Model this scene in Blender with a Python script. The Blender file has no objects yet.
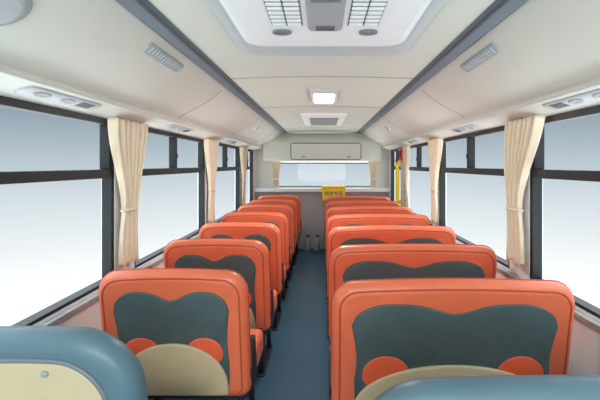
import bpy, bmesh, math, random
from mathutils import Vector, Matrix
random.seed(4)
scene = bpy.context.scene
COL = scene.collection
try:
    scene.view_settings.view_transform = 'Standard'
except Exception: pass
CAMH = 1.32
F = 400.0

# ---------------------------------------------------------------- materials
def s2l(c):
    return tuple(((v/255)/12.92 if v/255 <= .04045 else (((v/255)+.055)/1.055)**2.4) for v in c) + (1,)
def mat(name, rgb, rough=.5, metal=0, noise=0, nscale=20, bump=0, bscale=60, coat=0, spec=.5, emis=0):
    m = bpy.data.materials.new(name); m.use_nodes = True
    nt = m.node_tree; b = nt.nodes['Principled BSDF']
    b.inputs['Base Color'].default_value = s2l(rgb)
    b.inputs['Roughness'].default_value = rough
    b.inputs['Metallic'].default_value = metal
    b.inputs['Specular IOR Level'].default_value = spec
    b.inputs['Coat Weight'].default_value = coat
    b.inputs['Coat Roughness'].default_value = .25
    tc = nt.nodes.new('ShaderNodeTexCoord')
    if noise:
        n = nt.nodes.new('ShaderNodeTexNoise'); n.inputs['Scale'].default_value = nscale
        n.inputs['Detail'].default_value = 4
        nt.links.new(tc.outputs['Object'], n.inputs['Vector'])
        r = nt.nodes.new('ShaderNodeValToRGB')
        c = s2l(rgb)
        r.color_ramp.elements[0].color = tuple(v*(1-noise) for v in c[:3])+(1,)
        r.color_ramp.elements[1].color = tuple(min(1, v*(1+noise)) for v in c[:3])+(1,)
        r.color_ramp.elements[0].position = .35; r.color_ramp.elements[1].position = .65
        nt.links.new(n.outputs['Fac'], r.inputs['Fac'])
        nt.links.new(r.outputs['Color'], b.inputs['Base Color'])
    if bump:
        n2 = nt.nodes.new('ShaderNodeTexNoise'); n2.inputs['Scale'].default_value = bscale
        n2.inputs['Detail'].default_value = 3
        nt.links.new(tc.outputs['Object'], n2.inputs['Vector'])
        bp = nt.nodes.new('ShaderNodeBump'); bp.inputs['Strength'].default_value = bump
        bp.inputs['Distance'].default_value = .01
        nt.links.new(n2.outputs['Fac'], bp.inputs['Height'])
        nt.links.new(bp.outputs['Normal'], b.inputs['Normal'])
    if emis:
        b.inputs['Emission Color'].default_value = s2l(rgb)
        b.inputs['Emission Strength'].default_value = emis
    return m

M_ORANGE = mat('orange_leather', (231,117,80), .40, noise=.04, nscale=8, bump=.6, bscale=8, coat=.2)
M_PIPE   = mat('orange_piping', (190,80,50), .5)
M_SLATE  = mat('slate_leather', (70,93,94), .42, noise=.06, nscale=10, bump=.7, bscale=10)
M_CHEEK  = mat('cheek_leather', (229,98,60), .42)
M_TAN    = mat('tan_leather', (194,180,143), .55, noise=.03, bump=.15, bscale=20)
M_SHELL  = mat('blue_shell_leather', (90,120,134), .4, noise=.04, nscale=9, bump=.15, bscale=14)
M_SHELLTAN = mat('cream_shell_panel', (202,190,156), .55, bump=.1)
M_BLACK  = mat('black_metal', (34,36,40), .45)
M_FRAME  = mat('window_rubber', (24,30,34), .5)
M_WHITE  = mat('white_panel', (236,242,242), .5, noise=.01, nscale=3)
M_CEIL   = mat('ceiling_vinyl', (196,202,193), .65, noise=.015, nscale=4, bump=.05, bscale=200)
M_DUCT   = mat('duct_plastic', (211,217,209), .42, noise=.01, nscale=3)
M_STRIP  = mat('slate_strip', (80,98,112), .45)
M_AC     = mat('ac_plastic', (232,238,240), .4, noise=.01)
M_ACFL   = mat('ac_flange_plastic', (182,192,197), .4, noise=.01)
M_ACDARK = mat('ac_dark', (112,122,132), .4)
M_GREY   = mat('grey_plastic', (160,166,168), .5)
M_DGREY  = mat('dark_grey', (84,90,96), .5)
M_FLOOR  = mat('floor_vinyl', (48,86,106), .5, noise=.34, nscale=100, bump=.15, bscale=160)
M_CURT   = mat('curtain_cloth', (240,230,206), .85, noise=.03, nscale=30)
M_YEL    = mat('yellow_plastic', (252,218,40), .45)
M_RED    = mat('red_plastic', (206,44,36), .45)
M_CHROME = mat('chrome', (200,200,200), .2, metal=1)
M_LAMP   = mat('lamp_lens', (255,255,255), .4, emis=6)
M_SEAM   = mat('seam_grey', (140,144,142), .7)  # flat grey of the ceiling and duct joint strips
def glassmat():
    m = bpy.data.materials.new('window_glass'); m.use_nodes = True
    nt = m.node_tree; nt.nodes.clear()
    o = nt.nodes.new('ShaderNodeOutputMaterial'); t = nt.nodes.new('ShaderNodeBsdfTransparent')
    g = nt.nodes.new('ShaderNodeBsdfGlossy'); g.inputs['Roughness'].default_value = .02
    t.inputs['Color'].default_value = (.97,.985,.985,1)
    mx = nt.nodes.new('ShaderNodeMixShader'); mx.inputs['Fac'].default_value = .008
    nt.links.new(t.outputs[0], mx.inputs[1]); nt.links.new(g.outputs[0], mx.inputs[2])
    nt.links.new(mx.outputs[0], o.inputs['Surface'])
    return m
M_GLASS = glassmat()

# ---------------------------------------------------------------- helpers
def mk(name, verts, faces, m, parent=None, smooth=False, loc=None):
    me = bpy.data.meshes.new(name)
    me.from_pydata([tuple(v) for v in verts], [], faces)
    bm = bmesh.new(); bm.from_mesh(me)
    bmesh.ops.recalc_face_normals(bm, faces=bm.faces); bm.to_mesh(me); bm.free()
    me.materials.append(m)
    o = bpy.data.objects.new(name, me); COL.objects.link(o)
    if smooth:
        for p in me.polygons: p.use_smooth = True
    if parent: o.parent = parent
    if loc: o.location = loc
    return o
def tag(o, label=None, cat=None, group=None, kind=None):
    if label: o['label'] = label
    if cat: o['category'] = cat
    if group: o['group'] = group
    if kind: o['kind'] = kind
    return o
def bevel(o, w, seg=3, ang=35):
    b = o.modifiers.new('bevel', 'BEVEL'); b.width = w; b.segments = seg
    b.limit_method = 'ANGLE'; b.angle_limit = math.radians(ang); b.harden_normals = True
    for p in o.data.polygons: p.use_smooth = True
    return o
def boxvf(x0,x1,y0,y1,z0,z1, V, Fc):
    n = len(V)
    V += [(x0,y0,z0),(x1,y0,z0),(x1,y1,z0),(x0,y1,z0),(x0,y0,z1),(x1,y0,z1),(x1,y1,z1),(x0,y1,z1)]
    Fc += [tuple(n+i for i in f) for f in [(0,3,2,1),(4,5,6,7),(0,1,5,4),(1,2,6,5),(2,3,7,6),(3,0,4,7)]]
def boxes(name, lst, m, parent=None, bev=0, seg=3):
    V=[];Fc=[]
    for b in lst: boxvf(*b, V, Fc)
    o = mk(name, V, Fc, m, parent)
    if bev: bevel(o, bev, seg)
    return o
def prism_y(name, prof, y0, y1, m, parent=None, smooth=False, nseg=1):
    n = len(prof); V=[]; Fc=[]
    for k in range(nseg+1):
        y = y0+(y1-y0)*k/nseg
        V += [(x,y,z) for x,z in prof]
    for k in range(nseg):
        for i in range(n):
            j=(i+1)%n
            Fc.append((k*n+i, k*n+j, (k+1)*n+j, (k+1)*n+i))
    Fc.append(tuple(range(n))[::-1]); Fc.append(tuple(range(nseg*n,(nseg+1)*n)))
    return mk(name, V, Fc, m, parent, smooth)
def empty(name, loc):
    e = bpy.data.objects.new(name, None); e.empty_display_size=.1; e.location = loc
    COL.objects.link(e); return e
def tube(name, pts, r, m, parent=None, cyc=False, seg=10):
    V=[];Fc=[]; n=len(pts); pts=[Vector(p) for p in pts]
    prev=None
    for i,p in enumerate(pts):
        if cyc: d=(pts[(i+1)%n]-pts[i-1])
        else: d=(pts[min(i+1,n-1)]-pts[max(i-1,0)])
        d.normalize()
        if prev is None:
            up=Vector((0,0,1)) if abs(d.z)<.9 else Vector((1,0,0))
            a=d.cross(up).normalized()
        else:
            a=(prev-d*prev.dot(d)).normalized()
        prev=a; b=d.cross(a)
        for k in range(seg):
            t=2*math.pi*k/seg
            V.append(p+a*math.cos(t)*r+b*math.sin(t)*r)
    for i in range(n if cyc else n-1):
        for k in range(seg):
            i2=(i+1)%n; k2=(k+1)%seg
            Fc.append((i*seg+k,i*seg+k2,i2*seg+k2,i2*seg+k))
    if not cyc:
        Fc.append(tuple(range(seg))[::-1]); Fc.append(tuple(range((n-1)*seg,n*seg)))
    return mk(name,V,Fc,m,parent,True)
def rrect(hw, zb, zt, rt, rb, n=10, bow=0):
    P=[]
    for cx,cz,r,a0 in [(hw-rt,zt-rt,rt,0),(-(hw-rt),zt-rt,rt,90),(-(hw-rb),zb+rb,rb,180),(hw-rb,zb+rb,rb,270)]:
        for k in range(n+1):
            a=math.radians(a0+90*k/n)
            P.append([cx+r*math.cos(a), cz+r*math.sin(a)])
        if a0==0:
            for k in range(1,12):
                P.append([(hw-rt)*(1-2*k/12), zt])
    for p in P:
        if p[1] > (zb+zt)/2:
            w=(p[1]-(zb+zt)/2)/((zt-zb)/2)
            p[1]+= bow*(1-(p[0]/hw)**2)*w
    return P

LEAN=.17
TOPZ=.862
def shear(o):
    for v in o.data.vertices:
        v.co.y += (TOPZ+.02-v.co.z)*LEAN
def loft(name, rings, m, parent, smooth=True, cap=(True,True)):
    n=len(rings[0]); V=[];Fc=[]
    for r in rings: V+=r
    for k in range(len(rings)-1):
        for i in range(n):
            j=(i+1)%n
            Fc.append((k*n+i,k*n+j,(k+1)*n+j,(k+1)*n+i))
    if cap[0]: Fc.append(tuple(range(n))[::-1])
    if cap[1]: Fc.append(tuple(range((len(rings)-1)*n,len(rings)*n)))
    return mk(name,V,Fc,m,parent,smooth)
def slab(name, outline, y0, y1, m, parent, rnd=.006):
    n=len(outline)
    def ins(d):
        out=[]
        for i in range(n):
            a=Vector(outline[i-1]); b=Vector(outline[i]); c=Vector(outline[(i+1)%n])
            t=(c-a)
            if t.length<1e-9: t=Vector((1,0))
            t.normalize(); nn=Vector((-t.y,t.x))
            out.append((b.x+nn.x*d,b.y+nn.y*d))
        return out
    rings=[[(x,y1,z) for x,z in outline],
           [(x,y0+rnd,z) for x,z in outline],
           [(x,y0+rnd*.3,z) for x,z in ins(rnd*.35)],
           [(x,y0,z) for x,z in ins(rnd)]]
    return loft(name,rings,m,parent)

# ---------------------------------------------------------------- bus seat
def build_seat(W, kind, loc, label, group, dz=0):
    e = empty('bus_seat', loc)
    tag(e, label, 'seat', group)
    hw=W/2
    th=.10
    zb,zt=.285,TOPZ+dz
    R=[(0.045,.0,),(.022,.006),(.008,.018),(0,.036),(0,th-.036),(.008,th-.018),(.022,th-.006),(.045,th)]
    rings=[]
    mb = M_ORANGE if kind=='orange' else M_SHELL
    rt0 = .085 if kind=='orange' else .16
    for ins,y in R:
        rings.append([(x,y,z) for x,z in rrect(hw-ins,zb+ins,zt-ins,max(rt0-ins*.6,.02),max(.05-ins*.5,.02),bow=.014)])
    back=loft('backrest',rings,mb,e); shear(back)
    back['label']='orange leather padded backrest' if kind=='orange' else 'grey-blue padded backrest shell'
    for p in back.data.polygons:
        if len(p.vertices)>8: p.use_smooth=False
    if kind=='orange':
        pp=[(x,.0035,z) for x,z in rrect(hw-.03,zb+.03,zt-.03,.068,.03,bow=.014)]
        pi=tube('piping',pp,.004,M_PIPE,back,cyc=True,seg=6); shear(pi)
        pp=[(x,th*.5,z) for x,z in rrect(hw+.001,zb-.001,zt+.001,rt0,.05,bow=.014)]
        pi=tube('side_seam',pp,.003,M_PIPE,back,cyc=True,seg=6); shear(pi)
        bh=hw*.77 if W<.8 else hw*.84
        out=[]
        N=60
        top=.785
        for k in range(N+1):
            u=1-2*k/N
            a=abs(u)
            z=top-.036*math.exp(-(u/.26)**2)
            if a>.62: z-= .085*(1-math.sqrt(max(0,1-((a-.62)/.38)**2)))
            z+= .004*math.sin(a*math.pi)
            out.append((u*bh,z))
        for k in range(1,9):
            z=.695-.25*k/9
            out.append((-bh*(1-.05*math.sin(k/9*math.pi*.9)),z))
        out.append((-bh*.96,.36))
        for k in range(1,12): out.append((-bh*.96+2*bh*.96*k/12,.36))
        out.append((bh*.96,.36))
        for k in range(8,0,-1):
            z=.695-.25*k/9
            out.append((bh*(1-.05*math.sin(k/9*math.pi*.9)),z))
        sp=slab('upholstery_patch',out,-.007,.002,M_SLATE,back); shear(sp); sp['label']='slate grey wavy leather patch'
        cxs=bh*(.55 if W<.8 else .66); cr=.074 if W<.8 else .086
        zc=.514 if W<.8 else .496
        for s in (-1,1):
            c=[(s*cxs+cr*1.1*math.cos(2*math.pi*k/36), zc+cr*.95*math.sin(2*math.pi*k/36)) for k in range(36)]
            ck=slab('round_patch',c,-.010,.0,M_CHEEK,back); shear(ck); ck['label']='round orange leather patch'
        tw=bh*(.95 if W<.8 else .98); pk=.558 if W<.8 else .540
        c=[(tw*math.cos(math.pi*k/40), .335+(pk-.335)*math.sin(math.pi*k/40)**.85) for k in range(41)]
        c+=[(-tw*.99,.32)]+[(-tw*.99+2*tw*.99*k/10,.315) for k in range(1,10)]+[(tw*.99,.32)]
        tn=slab('seat_pocket',c,-.02,-.002,M_TAN,back,.008); shear(tn); tn['label']='tan arched lower pocket'
    else:
        i0=.066
        c=rrect(hw-i0-.006,zb+.06,zt-i0,.12,.04,bow=.014)
        g1=rrect(hw-i0-.012,zb+.066,zt-i0-.006,.114,.036,bow=.014)
        rings=[[(x,.004,z) for x,z in c],[(x,-.001,z) for x,z in c],
               [(x,-.006,z) for x,z in g1]]
        tn=loft('centre_panel',rings,M_SHELLTAN,back); shear(tn); tn['label']='cream inset panel'
        for p in tn.data.polygons:
            if len(p.vertices)>8: p.use_smooth=False
        rm=tube('panel_rim',[(x,.0,z) for x,z in c],.007,M_ACDARK,back,cyc=True,seg=8); shear(rm)
        bx=.065 if hw<.4 else 0
        rings=[]
        for r,y in [(.009,-.004),(.009,-.011),(.006,-.014)]:
            rings.append([(bx+r*math.cos(2*math.pi*k/20),y,.802+r*math.sin(2*math.pi*k/20)) for k in range(20)])
        bt=loft('button',rings,M_GREY,back); shear(bt)
    V=[];Fc=[]
    boxvf(-hw,hw,.16,.555,.29,.425,V,Fc)
    cu=mk('seat_cushion',V,Fc,M_ORANGE,e); bevel(cu,.035,4)
    V=[];Fc=[]
    boxvf(-hw+.015,hw-.015,.17,.53,.25,.295,V,Fc)
    fr=mk('seat_frame',V,Fc,M_BLACK,e); bevel(fr,.008,2)
    for s in (-1,1):
        x=s*(hw-.012)
        prof=[(.12,.40),(.19,.52),(.23,.52),(.26,.43),(.30,.30),(.17,.29)]
        xa,xb=(x-.008,x+.018) if s>0 else (x-.018,x+.008)
        V=[(xa,y,z) for y,z in prof]+[(xb,y,z) for y,z in prof]
        n=len(prof)
        Fc=[tuple(range(n)),tuple(range(n,2*n))]+[(i,(i+1)%n,n+(i+1)%n,n+i) for i in range(n)]
        br=mk('side_bracket',V,Fc,M_BLACK,e); bevel(br,.004,2)
    for s in (-1,1):
        x=s*(hw-.06)
        for (ya,yb) in [(.22,.17),(.46,.52)]:
            tube('leg',[(x,ya,.27),(x,ya+(yb-ya)*.5,.15),(x,yb,.012)],.016,M_BLACK,e,seg=10)
        boxes('foot_rail',[(x-.022,x+.022,.13,.56,0.0,.016)],M_BLACK,e,.004,2)
    return e

def dup(src, loc):
    def cp(o,par):
        c=o.copy(); COL.objects.link(c)
        if par is not None: c.parent=par
        for ch in list(o.children): cp(ch,c)
        return c
    c=cp(src,None); c.location=loc; return c

LX=-.638; LW=.635
RX=.5125; RW=.947
lz=[1.66+.695*i for i in range(7)]
rz=[1.51+.69*i for i in range(7)]
s0=build_seat(LW,'orange',(LX,lz[0],0),'narrow orange leather bench seat with slate wavy back patch','orange bench seats, narrow')
for z in lz[1:]: dup(s0,(LX,z,0))
s1=build_seat(RW,'orange',(RX,rz[0],0),'wide orange leather bench seat with slate wavy back patch','orange bench seats, wide')
for z in rz[1:]: dup(s1,(RX,z,0))
build_seat(.56,'blue',(-.752,.985,0),'narrow grey-blue bench seat with cream back panel and button','grey-blue bench seats',dz=.024)
build_seat(.95,'blue',(.54,.79,0),'wide grey-blue bench seat with cream back panel','grey-blue bench seats',dz=-.007)

# ---------------------------------------------------------------- shell
YF,YR=-1.7,6.3
WX=1.05; WO=1.12
SILL=.735; WTOP=1.548
def C(z): return CAMH+z
f=boxes('floor',[(-WO,WO,YF-.08,YR+.08,-.06,0)],M_FLOOR); tag(f,'dark blue speckled vinyl bus floor','floor',kind='structure')
prof=[(-WO,C(.505)),(-.62,C(.505)),(-.45,C(.512)),(-.25,C(.518)),(0,C(.521)),(.25,C(.518)),(.45,C(.512)),(.62,C(.505)),(WO,C(.505)),(WO,C(.60)),(-WO,C(.60))]
c=prism_y('ceiling',prof,YF-.08,YR+.08,M_CEIL); tag(c,'pale grey vinyl arched bus ceiling','ceiling',kind='structure')
wins=[(-1.25,.36),(.56,2.03),(2.24,3.60),(3.80,5.13),(5.33,6.12)]
for side,s in (('left',-1),('right',1)):
    L=[]
    def bx(y0,y1,z0,z1):
        a,b=sorted((s*WX,s*WO)); L.append((a,b,y0,y1,z0,z1))
    bx(YF,YR,0,SILL); bx(YF,YR,WTOP,C(.505))
    ys=[YF]+[v for w in wins for v in w]+[YR]
    for i in range(0,len(ys),2): bx(ys[i],ys[i+1],SILL,WTOP)
    w=boxes('wall_'+side,L,M_WHITE); tag(w,'white bus side wall panel with window pillars','wall',kind='structure')
    a,b=sorted((s*(WX-.022),s*(WX+.0)))
    t=boxes('trim_%d'%(1 if s<0 else 2),[(a,b,YF,YR,SILL-.040,SILL-.012)],M_GREY,None,.006,2)
    tag(t,'grey window sill moulding along the wall','trim',kind='structure')
    pr=[(.622,.507),(.64,.478),(.665,.455),(.70,.425),(.75,.392),(.80,.363),(.85,.338),(.89,.318),(.912,.302),(.922,.285),(.922,.268),(1.05,.228),(1.05,.507)]
    P=[(s*x,C(z)) for x,z in pr]
    d=prism_y('trim_%d'%(3 if s<0 else 4),P,YF,YR-.0,M_DUCT)
    tag(d,'off-white moulded air duct above the windows','air duct',kind='structure')
    bevel(d,.006,2,25)
    P=[(s*.535,C(.511)),(s*.54,C(.500)),(s*.555,C(.494)),(s*.605,C(.489)),(s*.618,C(.494)),(s*.624,C(.506)),(s*.62,C(.53)),(s*.54,C(.53))]
    d=prism_y('trim_%d'%(5 if s<0 else 6),P,YF,YR-.12,M_STRIP)
    tag(d,'slate blue trim strip along the ceiling edge','trim',kind='structure')
    P=[(s*.552,C(.4945)),(s*.554,C(.488)),(s*.561,C(.487)),(s*.564,C(.4935))]
    d=prism_y('trim_%d'%(7 if s<0 else 8),P,YF,YR-.12,M_DGREY)
    tag(d,'thin dark bead on the ceiling strip','trim',kind='structure')
    for i,(y0,y1) in enumerate(wins):
        n=i+1 if s<0 else i+6
        L=[]; a,b=sorted((s*(WX+.004),s*(WX+.055)))
        def fx(yy0,yy1,z0,z1): L.append((a,b,yy0,yy1,z0,z1))
        fx(y0,y1,SILL,SILL+.016); fx(y0,y1,WTOP-.030,WTOP)
        fx(y0,y0+.026,SILL+.016,WTOP-.030); fx(y1-.026,y1,SILL+.016,WTOP-.030)
        zb0,zb1=1.255,1.298
        fx(y0+.026,y1-.026,zb0,zb1)
        ym=(y0+y1)/2-.02
        fx(ym-.016,ym+.016,zb1,WTOP-.030)
        fx(y0+.026,y0+.046,zb1,WTOP-.030); fx(y1-.046,y1-.026,zb1,WTOP-.030)
        wf=boxes('window_%d'%n,L,M_FRAME); bevel(wf,.003,1)
        tag(wf,'black framed bus window with sliding upper panes','window',kind='structure')
        xg=s*(WX+.03)
        boxes('window_pane',[(xg-.002,xg+.002,y0+.026,y1-.026,SILL+.016,zb0)],M_GLASS,wf)
        boxes('sliding_pane',[(xg-.002,xg+.002,y0+.03,ym,zb1,WTOP-.030)],M_GLASS,wf)
        boxes('sliding_pane',[(xg-.002,xg+.002,ym,y1-.03,zb1,WTOP-.030)],M_GLASS,wf)
        a2,b2=sorted((s*(WX-.004),s*(WX+.006)))
        boxes('window_latch',[(a2,b2,ym-.008,ym+.008,1.37,1.40)],M_BLACK,wf,.003,2)
L=[(-WO,WO,YF-.07,YF,0,.6),(-WO,WO,YF-.07,YF,1.7,C(.505)),(-WO,-.98,YF-.07,YF,.6,1.7),(.98,WO,YF-.07,YF,.6,1.7)]
w=boxes('wall_front',L,M_WHITE); tag(w,'white end wall around the windscreen','wall',kind='structure')
w=boxes('window_11',[(-.98,.98,YF-.05,YF-.02,.6,.64),(-.98,.98,YF-.05,YF-.02,1.66,1.7),(-.98,-.94,YF-.05,YF-.02,.64,1.66),(.94,.98,YF-.05,YF-.02,.64,1.66)],M_FRAME)
tag(w,'black framed windscreen','window',kind='structure')
boxes('window_pane',[(-.94,.94,YF-.037,YF-.033,.64,1.66)],M_GLASS,w)
rw=(-.70,.82,C(-.345),C(.035))
L=[(-WO,WO,YR,YR+.07,0,rw[2]),(-WO,WO,YR,YR+.07,rw[3],C(.505)),(-WO,rw[0],YR,YR+.07,rw[2],rw[3]),(rw[1],WO,YR,YR+.07,rw[2],rw[3])]
w=boxes('wall_back',L,M_DUCT); tag(w,'off-white end wall with a wide window','wall',kind='structure')
x0,x1,z0,z1=rw
w=boxes('window_12',[(x0,x1,YR+.01,YR+.05,z0,z0+.015),(x0,x1,YR+.01,YR+.05,z1-.015,z1),(x0,x0+.015,YR+.01,YR+.05,z0+.015,z1-.015),(x1-.015,x1,YR+.01,YR+.05,z0+.015,z1-.015)],M_DGREY)
tag(w,'wide low window in the end wall','window',kind='structure')
boxes('window_pane',[(x0+.015,x1-.015,YR+.028,YR+.032,z0+.015,z1-.015)],M_GLASS,w)
pr=[(YR,C(.045)),(YR-.03,C(.04)),(YR-.10,C(.06)),(YR-.13,C(.10)),(YR-.13,C(.34)),(YR-.11,C(.40)),(YR-.06,C(.45)),(YR,C(.50))]
n=len(pr); V=[(-.91,y,z) for y,z in pr]+[(.91,y,z) for y,z in pr]
Fc=[tuple(range(n)),tuple(range(n,2*n))]+[(i,(i+1)%n,n+(i+1)%n,n+i) for i in range(n)]
b=mk('trim_9',V,Fc,M_DUCT); bevel(b,.01,2); tag(b,'off-white overhead compartment across the end wall','overhead compartment',kind='structure')
hx0,hx1,hz0,hz1=-.48,.60,C(.085),C(.335)
hh=[( (hx0+hx1)/2+x,z) for x,z in rrect((hx1-hx0)/2,hz0,hz1,.04,.04)]
e=empty('overhead_hatch',((hx0+hx1)/2,YR-.128,hz0)); tag(e,'white compartment hatch outlined in grey-blue','hatch')
hl=[(x-(hx0+hx1)/2,z-hz0) for x,z in hh]
loft('hatch_panel',[[(x,.004,z) for x,z in hl],[(x,-.012,z) for x,z in hl]],M_DUCT,e,False)
tube('hatch_seal',[(x,-.012,z) for x,z in hl],.006,M_STRIP,e,True,8)
for xx in (-.35,.35):
    boxes('latch',[(xx-.03,xx+.03,-.02,-.012,.03,.055)],M_GREY,e,.003,2)
b=boxes('trim_10',[(-WX,WX,YR-.10,YR,C(-.42),C(-.36))],M_WHITE,None,.012,3); tag(b,'off-white shelf ledge beneath the end window','ledge',kind='structure')
b=boxes('trim_11',[(-WX,WX,YR-.02,YR,.0,C(-.42))],M_GREY,None,.005,2); tag(b,'grey lower lining of the end wall','wall lining',kind='structure')

k=12
for y in (2.35,3.55,5.55,-.2):
    V=[];Fc=[]
    for i,x in enumerate([-.534,-.45,-.25,0,.25,.45,.534]):
        z={.534:.509,.45:.512,.25:.518,0:.521}[abs(x)]
        V+=[(x,y-.005,C(z)),(x,y+.005,C(z)),(x,y-.003,C(z)-.003),(x,y+.003,C(z)-.003)]
    for i in range(6):
        a=i*4;b2=a+4
        Fc+=[(a,b2,b2+2,a+2),(a+2,b2+2,b2+3,a+3),(a+3,b2+3,b2+1,a+1)]
    o=mk('trim_%d'%k,V,Fc,M_SEAM); k+=1; tag(o,'narrow joint strip across the ceiling','trim',kind='structure')
for s in (-1,1):
    for y in (2.55,4.05,5.5):
        pr=[(.64,.478),(.665,.455),(.70,.425),(.75,.392),(.80,.363),(.85,.338),(.89,.318),(.912,.302)]
        V=[];Fc=[]
        for x,z in pr:
            xx=x-.0015; zz=z-.0015
            V+=[(s*x,y-.003,C(z)),(s*xx,y-.002,C(zz)),(s*xx,y+.002,C(zz)),(s*x,y+.003,C(z))]
        for i in range(len(pr)-1):
            a=i*4;b2=a+4
            Fc+=[(a,b2,b2+1,a+1),(a+1,b2+1,b2+2,a+2),(a+2,b2+2,b2+3,a+3)]
        o=mk('trim_%d'%k,V,Fc,M_SEAM); k+=1; tag(o,'fine joint line around the air duct','trim',kind='structure')

# ---------------------------------------------------------------- duct fittings
def on_duct(p, q, s):
    P=Vector((s*p[0],0,p[1])); Q=Vector((s*q[0],0,q[1]))
    T=(Q-P).normalized(); N=Vector((0,1,0)).cross(T)
    if N.x*s>0: N=-N
    return T,N
def place(e, p, T, N):
    Y=Vector((0,1,0)); X=T
    if X.cross(Y).dot(N)<0: X=-X
    e.matrix_world=Matrix((( X.x,Y.x,N.x,p[0]),(X.y,Y.y,N.y,p[1]),(X.z,Y.z,N.z,p[2]),(0,0,0,1)))
def oval(hx,hy,n=8):
    return [(a,b) for a,b in rrect(hx,-hy,hy,hx*.98,hx*.98,n)]
def duct_vent(y,s,L=.185):
    e=empty('air_vent',(0,0,0)); T,N=on_duct((.64,.478),(.70,.425),s)
    place(e,(s*.668,y,C(.4525)),T,N)
    ov=oval(.026,L)
    loft('vent_body',[[(x,yy,-.006) for x,yy in ov],[(x,yy,.006) for x,yy in ov],[(x*.86,yy*.97,.010) for x,yy in ov]],M_GREY,e)
    L2=[]
    nn=int(L*2/.026)
    for i in range(nn-1):
        y0=-L+.03+i*.026
        L2.append((-.014,.014,y0,y0+.009,.008,.014))
    boxes('vent_louvre',L2,M_ACFL,e)
    tag(e,'slim oval louvred air vent on the duct','air vent','duct air vents')
    return e
for s in (-1,1):
    duct_vent(1.70,s)
def puck(name,y,s,r,p,q,c,label,cat,m1,m2):
    e=empty(name,(0,0,0)); T,N=on_duct(p,q,s); place(e,(s*c[0],y,C(c[1])),T,N)
    cir=lambda rr,z:[(rr*math.cos(2*math.pi*k/40),rr*math.sin(2*math.pi*k/40),z) for k in range(40)]
    loft('bezel',[cir(r,-.006),cir(r,.005),cir(r*.95,.009),cir(r*.86,.009)],m1,e)
    loft('grille',[cir(r*.84,.004),cir(r*.84,.0095),cir(r*.6,.012),cir(r*.2,.013)],m2,e)
    tag(e,label,cat); return e
puck('round_speaker',.955,-1,.07,(.75,.392),(.80,.363),(.772,.379),'round pale grey speaker cover on the duct','speaker',M_GREY,M_ACFL)
for s in (-1,1):
    puck('round_nozzle',4.4,s,.04,(.70,.425),(.75,.392),(.722,.4105),'small round air nozzle on the duct','air nozzle',M_AC,M_GREY)
for s in (-1,1):
    for y in (1.52,2.75,4.3):
        e=empty('service_panel',(0,0,0)); T,N=on_duct((.922,.268),(1.05,.228),s)
        place(e,(s*.98,y,C(.2495)),T,N)
        ov=rrect(.036,-.22,.22,.03,.03)
        loft('panel_body',[[(x,yy,-.004) for x,yy in ov],[(x,yy,.002) for x,yy in ov],[(x*.9,yy*.97,.004) for x,yy in ov]],M_ACFL,e)
        for yy in (-.12,0.02):
            cir=lambda rr,z:[(rr*math.cos(2*math.pi*k/24),yy+rr*2.2*math.sin(2*math.pi*k/24),z) for k in range(24)]
            loft('nozzle',[cir(.018,.003),cir(.018,.006),cir(.013,.006),cir(.010,.005)],M_GREY,e)
        boxes('vent_slot',[(-.02,.02,.09+.018*i,.10+.018*i,.003,.006) for i in range(5)],M_DGREY,e)
        tag(e,'pale overhead panel with nozzles beneath the duct','overhead panel','overhead service panels')

# ---------------------------------------------------------------- AC unit
e=empty('air_conditioner',(.01,1.2,C(.519))); tag(e,'large white ceiling air conditioner with twin louvred grilles','air conditioner')
def rr2(hx,y0,y1,r,z):
    return [(x,y-1.2,z) for x,y in rrect(hx,y0,y1,r,r,8)]
fl=loft('housing_flange',[rr2(.37,.42,1.84,.08,.0),rr2(.37,.42,1.84,.08,-.014),rr2(.362,.43,1.825,.075,-.020),rr2(.335,.50,1.76,.07,-.022)],M_ACFL,e,False)
loft('housing_body',[rr2(.315,.50,1.64,.08,-.022),rr2(.313,.51,1.635,.08,-.034),rr2(.305,.54,1.60,.08,-.038),rr2(.283,.56,1.47,.06,-.044),rr2(.276,.58,1.43,.06,-.072),rr2(.266,.59,1.41,.05,-.080)],M_AC,e,False)
Zf=-.080
pts=[(x,y-1.2,-.043) for x,y in rrect(.284,.56,1.475,.06,.06,8)]
tube('body_seam',pts,.004,M_ACDARK,e,True,6)
for cx in (-.118,.118):
    boxes('grille_tray',[(cx-.048,cx+.048,.72-1.2,1.255-1.2,Zf-.003,Zf+.002)],M_DGREY,e,.0015,1)
    L=[]
    for i in range(17):
        y0=.73-1.2+i*.031
        for xx in (-.045,.002):
            L.append((cx+xx,cx+xx+.043,y0,y0+.017,Zf-.008,Zf-.002))
    boxes('grille_louvre',L,M_AC,e,.002,1)
    cir=lambda rr,z:[(cx*1.2+rr*1.3*math.cos(2*math.pi*k/24),.115+rr*math.sin(2*math.pi*k/24),z) for k in range(24)]
    loft('air_nozzle',[cir(.024,Zf),cir(.024,Zf-.006),cir(.018,Zf-.006),cir(.014,Zf-.003)],M_ACDARK,e)
loft('control_panel',[[(x,y,Zf+.002) for x,y in rrect(.056,-.48,.10,.02,.02)],[(x,y,Zf-.006) for x,y in rrect(.052,-.475,.095,.02,.02)]],M_GREY,e,False)
boxes('return_grille',[(-.04,.04,-.46+.022*i,-.45+.022*i,Zf-.010,Zf-.005) for i in range(15)],M_ACDARK,e)
boxes('control_switch',[(-.03,.03,.045,.075,Zf-.012,Zf-.005)],M_DGREY,e,.003,2)

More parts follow.
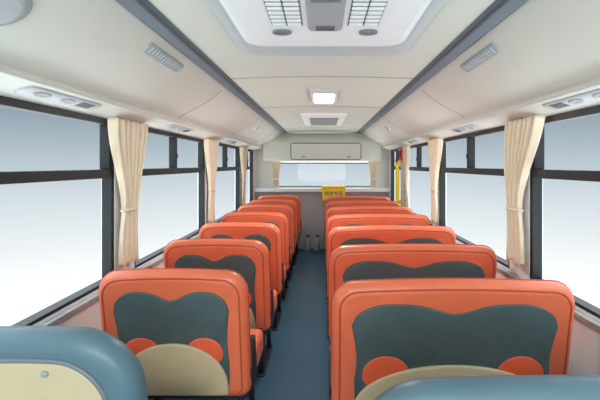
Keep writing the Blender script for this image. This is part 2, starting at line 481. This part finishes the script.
# ---------------------------------------------------------------- ceiling lamps
def lamp(y):
    e=empty('ceiling_lamp',(.015,y,C(.520))); tag(e,'rectangular white ceiling lamp with glowing lens','ceiling lamp','ceiling lamps')
    loft('lamp_housing',[[(x,yy,.0) for x,yy in rrect(.100,-.24,.24,.03,.03)],[(x,yy,-.018) for x,yy in rrect(.096,-.235,.235,.03,.03)],[(x,yy,-.026) for x,yy in rrect(.09,-.22,.22,.03,.03)]],M_ACFL,e,False)
    loft('lamp_lens',[[(x,yy,-.025) for x,yy in rrect(.075,-.18,.18,.025,.025)],[(x,yy,-.038) for x,yy in rrect(.07,-.17,.17,.025,.025)]],M_LAMP,e)
    return e
lamp(2.97); lamp(-.6)  # second lamp is unseen behind the camera, added for extra light
e=empty('ceiling_vent',(.02,4.5,C(.521))); tag(e,'white square roof vent with grey louvres','roof vent')
loft('vent_housing',[[(x,yy,.0) for x,yy in rrect(.24,-.5,.5,.04,.04)],[(x,yy,-.02) for x,yy in rrect(.235,-.49,.49,.04,.04)],[(x,yy,-.03) for x,yy in rrect(.21,-.45,.45,.04,.04)]],M_AC,e,False)
boxes('vent_tray',[(-.15,.15,-.30,.36,-.034,-.028)],M_DGREY,e)
boxes('vent_louvre',[(-.15,.15,-.28+.07*i,-.25+.07*i,-.044,-.033) for i in range(9)],M_GREY,e)

# ---------------------------------------------------------------- curtains
def curtain(s,yc,wt,wm,wb,zt=C(.232),zb=.80,shift=0.0,label='cream gathered curtain tied beside the window pillar',xin=.030, grp='cream window curtains'):
    e=empty('curtain',(s*(WX-xin),yc,zb)); tag(e,label,'curtain',grp)
    NU,NV=84,36; V=[];Fc=[]
    for j in range(NV+1):
        v=j/NV; z=(zt-zb)*(1-v)
        if v<.62:
            t=v/.62; w=wt+(wm-wt)*(t*t*(3-2*t))
        else:
            t=(v-.62)/.38; w=wm+(wb-wm)*math.sin(t*math.pi/2)
        off=shift*math.sin(min(1,v/.62)*math.pi/2)
        amp=.020*(.75+.45*math.cos(v*3))
        for i in range(NU+1):
            u=i/NU-.5
            V.append((s*(-1)*amp*math.sin(u*2*math.pi*6.5+.7*math.sin(v*5))*.9, u*w+off+.006*math.sin(v*9+u*20), z+.012*math.sin(u*9)*(v>.98)))
    for j in range(NV):
        for i in range(NU):
            a=j*(NU+1)+i
            Fc.append((a,a+1,a+NU+2,a+NU+1))
    o=mk('curtain_cloth',V,Fc,M_CURT,e,True)
    so=o.modifiers.new('s','SOLIDIFY'); so.thickness=.003; so.offset=0
    zt2=(zt-zb)*(1-.62); off=shift
    pts=[(.020*math.cos(a)*-s, off+(wm/2+.006)*math.sin(a), zt2) for a in [2*math.pi*k/24 for k in range(24)]]
    tube('tieback',pts,.008,M_CURT,e,True,8)
    return e
curtain(-1,2.12,.36,.14,.19,shift=.0)
curtain(-1,3.70,.36,.14,.18)
curtain(-1,5.22,.34,.14,.18)
curtain(1,2.02,.32,.13,.17,shift=.10)
curtain(1,3.60,.34,.14,.18,shift=.04)
curtain(1,4.84,.26,.12,.15)
def rcurt(xc):
    e=empty('curtain',(xc,YR-.035,C(-.355))); tag(e,'short cream curtain beside the end window','curtain','cream window curtains')
    NU,NV=40,20;V=[];Fc=[];H=.40
    for j in range(NV+1):
        v=j/NV; w=.17-.09*math.sin(v*math.pi*.75)
        for i in range(NU+1):
            u=i/NU-.5
            V.append((u*w,.013*math.sin(u*2*math.pi*5),H*(1-v)))
    for j in range(NV):
        for i in range(NU):
            a=j*(NU+1)+i; Fc.append((a,a+1,a+NU+2,a+NU+1))
    mk('curtain_cloth',V,Fc,M_CURT,e,True)
    boxes('tieback',[(-.045,.045,-.02,.02,.12,.145)],M_CURT,e,.006,2)
rcurt(-.72); rcurt(.80)

# ---------------------------------------------------------------- far end things
e=empty('storage_box',(.18,YR-.15,C(-.55))); tag(e,'yellow box with dark lettering on the end wall ledge','box')
boxes('box_body',[(-.18,.18,-.0,.04,0,.20)],M_YEL,e,.015,3)
boxes('box_lid',[(-.185,.185,-.01,.13,.195,.225)],M_YEL,e,.012,3)
cu=bpy.data.curves.new('lettering','FONT'); cu.body='校车专座'; cu.size=.07; cu.align_x='CENTER'; cu.extrude=.002
to=bpy.data.objects.new('lettering_tmp',cu); COL.objects.link(to)
bpy.context.view_layer.update()
me=bpy.data.meshes.new_from_object(to.evaluated_get(bpy.context.evaluated_depsgraph_get()))
bpy.data.objects.remove(to)
me.materials.clear(); me.materials.append(M_DGREY)
to=bpy.data.objects.new('lettering',me); COL.objects.link(to); to.parent=e
to.location=(0,-.003,.09); to.rotation_euler=(math.pi/2,0,0)
boxes('mounting_plate',[(-.12,.12,.04,.13,.02,.10)],M_GREY,e)

e=empty('grab_rail',(.985,5.23,C(-.50))); tag(e,'yellow upright grab rail fixed to the side wall','grab rail')
tube('rail',[(.067,0,.02),(.02,0,.02),(.0,0,.045),(0,0,.28),(0,0,.50),(.02,0,.535),(.067,0,.535)],.024,M_YEL,e)
e=empty('emergency_hammer',(1.034,5.19,C(.12))); tag(e,'red emergency hammer in a wall holder','emergency hammer')
boxes('holder',[(-.012,.018,-.06,.06,-.06,.11)],M_RED,e,.006,2)
tube('handle',[(-.022,0,-.045),(-.022,0,.08)],.012,M_RED,e)
boxes('hammer_head',[(-.032,-.010,-.035,.035,.07,.09)],M_CHROME,e,.004,2)

for i,x in enumerate((-.225,-.08)):
    e=empty('fire_extinguisher',(x,YR-.12,0)); tag(e,'small white canister with dark valve on the floor','fire extinguisher','white canisters')
    cir=lambda rr,z:[(rr*math.cos(2*math.pi*k/24),rr*math.sin(2*math.pi*k/24),z) for k in range(24)]
    loft('cylinder',[cir(.04,0),cir(.046,.01),cir(.046,.16),cir(.035,.19),cir(.015,.2)],M_GREY,e)
    loft('valve',[cir(.014,.195),cir(.016,.22),cir(.01,.23)],M_BLACK,e)
    boxes('handle',[(-.012,.04,-.008,.008,.222,.235)],M_BLACK,e,.003,2)

# ---------------------------------------------------------------- world + camera
w=bpy.data.worlds.new('sky'); scene.world=w; w.use_nodes=True
nt=w.node_tree; nt.nodes.clear()
out=nt.nodes.new('ShaderNodeOutputWorld'); bg=nt.nodes.new('ShaderNodeBackground')
tc=nt.nodes.new('ShaderNodeTexCoord'); sp=nt.nodes.new('ShaderNodeSeparateXYZ')
ma=nt.nodes.new('ShaderNodeMath'); ma.operation='MULTIPLY_ADD'; ma.inputs[1].default_value=.5; ma.inputs[2].default_value=.5
cr=nt.nodes.new('ShaderNodeValToRGB')
K=8.0
def st(z,rgb,mul=1): return ((z+1)/2, tuple(v*mul/K for v in s2l(rgb)[:3])+(1,))
stops=[st(-1,(248,253,255),6.0),st(-.50,(248,253,255),4.8),st(-.26,(255,255,255),1.15),st(-.17,(248,251,252)),st(-.07,(220,228,234)),st(.03,(184,197,207)),st(.12,(148,164,178)),st(.19,(138,155,170)),st(.42,(235,242,250),3.4),st(1,(240,246,255),5.2)]
els=cr.color_ramp.elements
els[0].position=stops[0][0]; els[0].color=stops[0][1]
els[1].position=1; els[1].color=stops[-1][1]
for p,c in stops[1:-1]:
    x=els.new(p); x.color=c
nt.links.new(tc.outputs['Generated'],sp.inputs[0]); nt.links.new(sp.outputs['Z'],ma.inputs[0])
nt.links.new(ma.outputs[0],cr.inputs[0]); nt.links.new(cr.outputs[0],bg.inputs['Color'])
bg.inputs['Strength'].default_value=K; nt.links.new(bg.outputs[0],out.inputs[0])

def area(name,loc,rot,sx,sy,P,col=(1,.99,.97)):
    l=bpy.data.lights.new(name,'AREA'); l.shape='RECTANGLE'; l.size=sx; l.size_y=sy; l.energy=P; l.color=col
    o=bpy.data.objects.new(name,l); COL.objects.link(o); o.location=loc; o.rotation_euler=rot
    return o
area('camera_side_fill',(0,YF+.05,1.2),(math.radians(90),0,0),1.7,.9,48)  # unseen fill light added behind the camera to brighten the cabin
area('lamp_light',(.015,2.97,C(.47)),(0,0,0),.15,.35,12)

cam=bpy.data.cameras.new('camera'); co=bpy.data.objects.new('camera',cam); COL.objects.link(co)
co.location=(0,0,CAMH); co.rotation_euler=(math.pi/2,0,0)
cam.sensor_width=36; cam.lens=24; cam.shift_x=-22/600; cam.shift_y=-35/600; cam.clip_start=.02
scene.camera=co
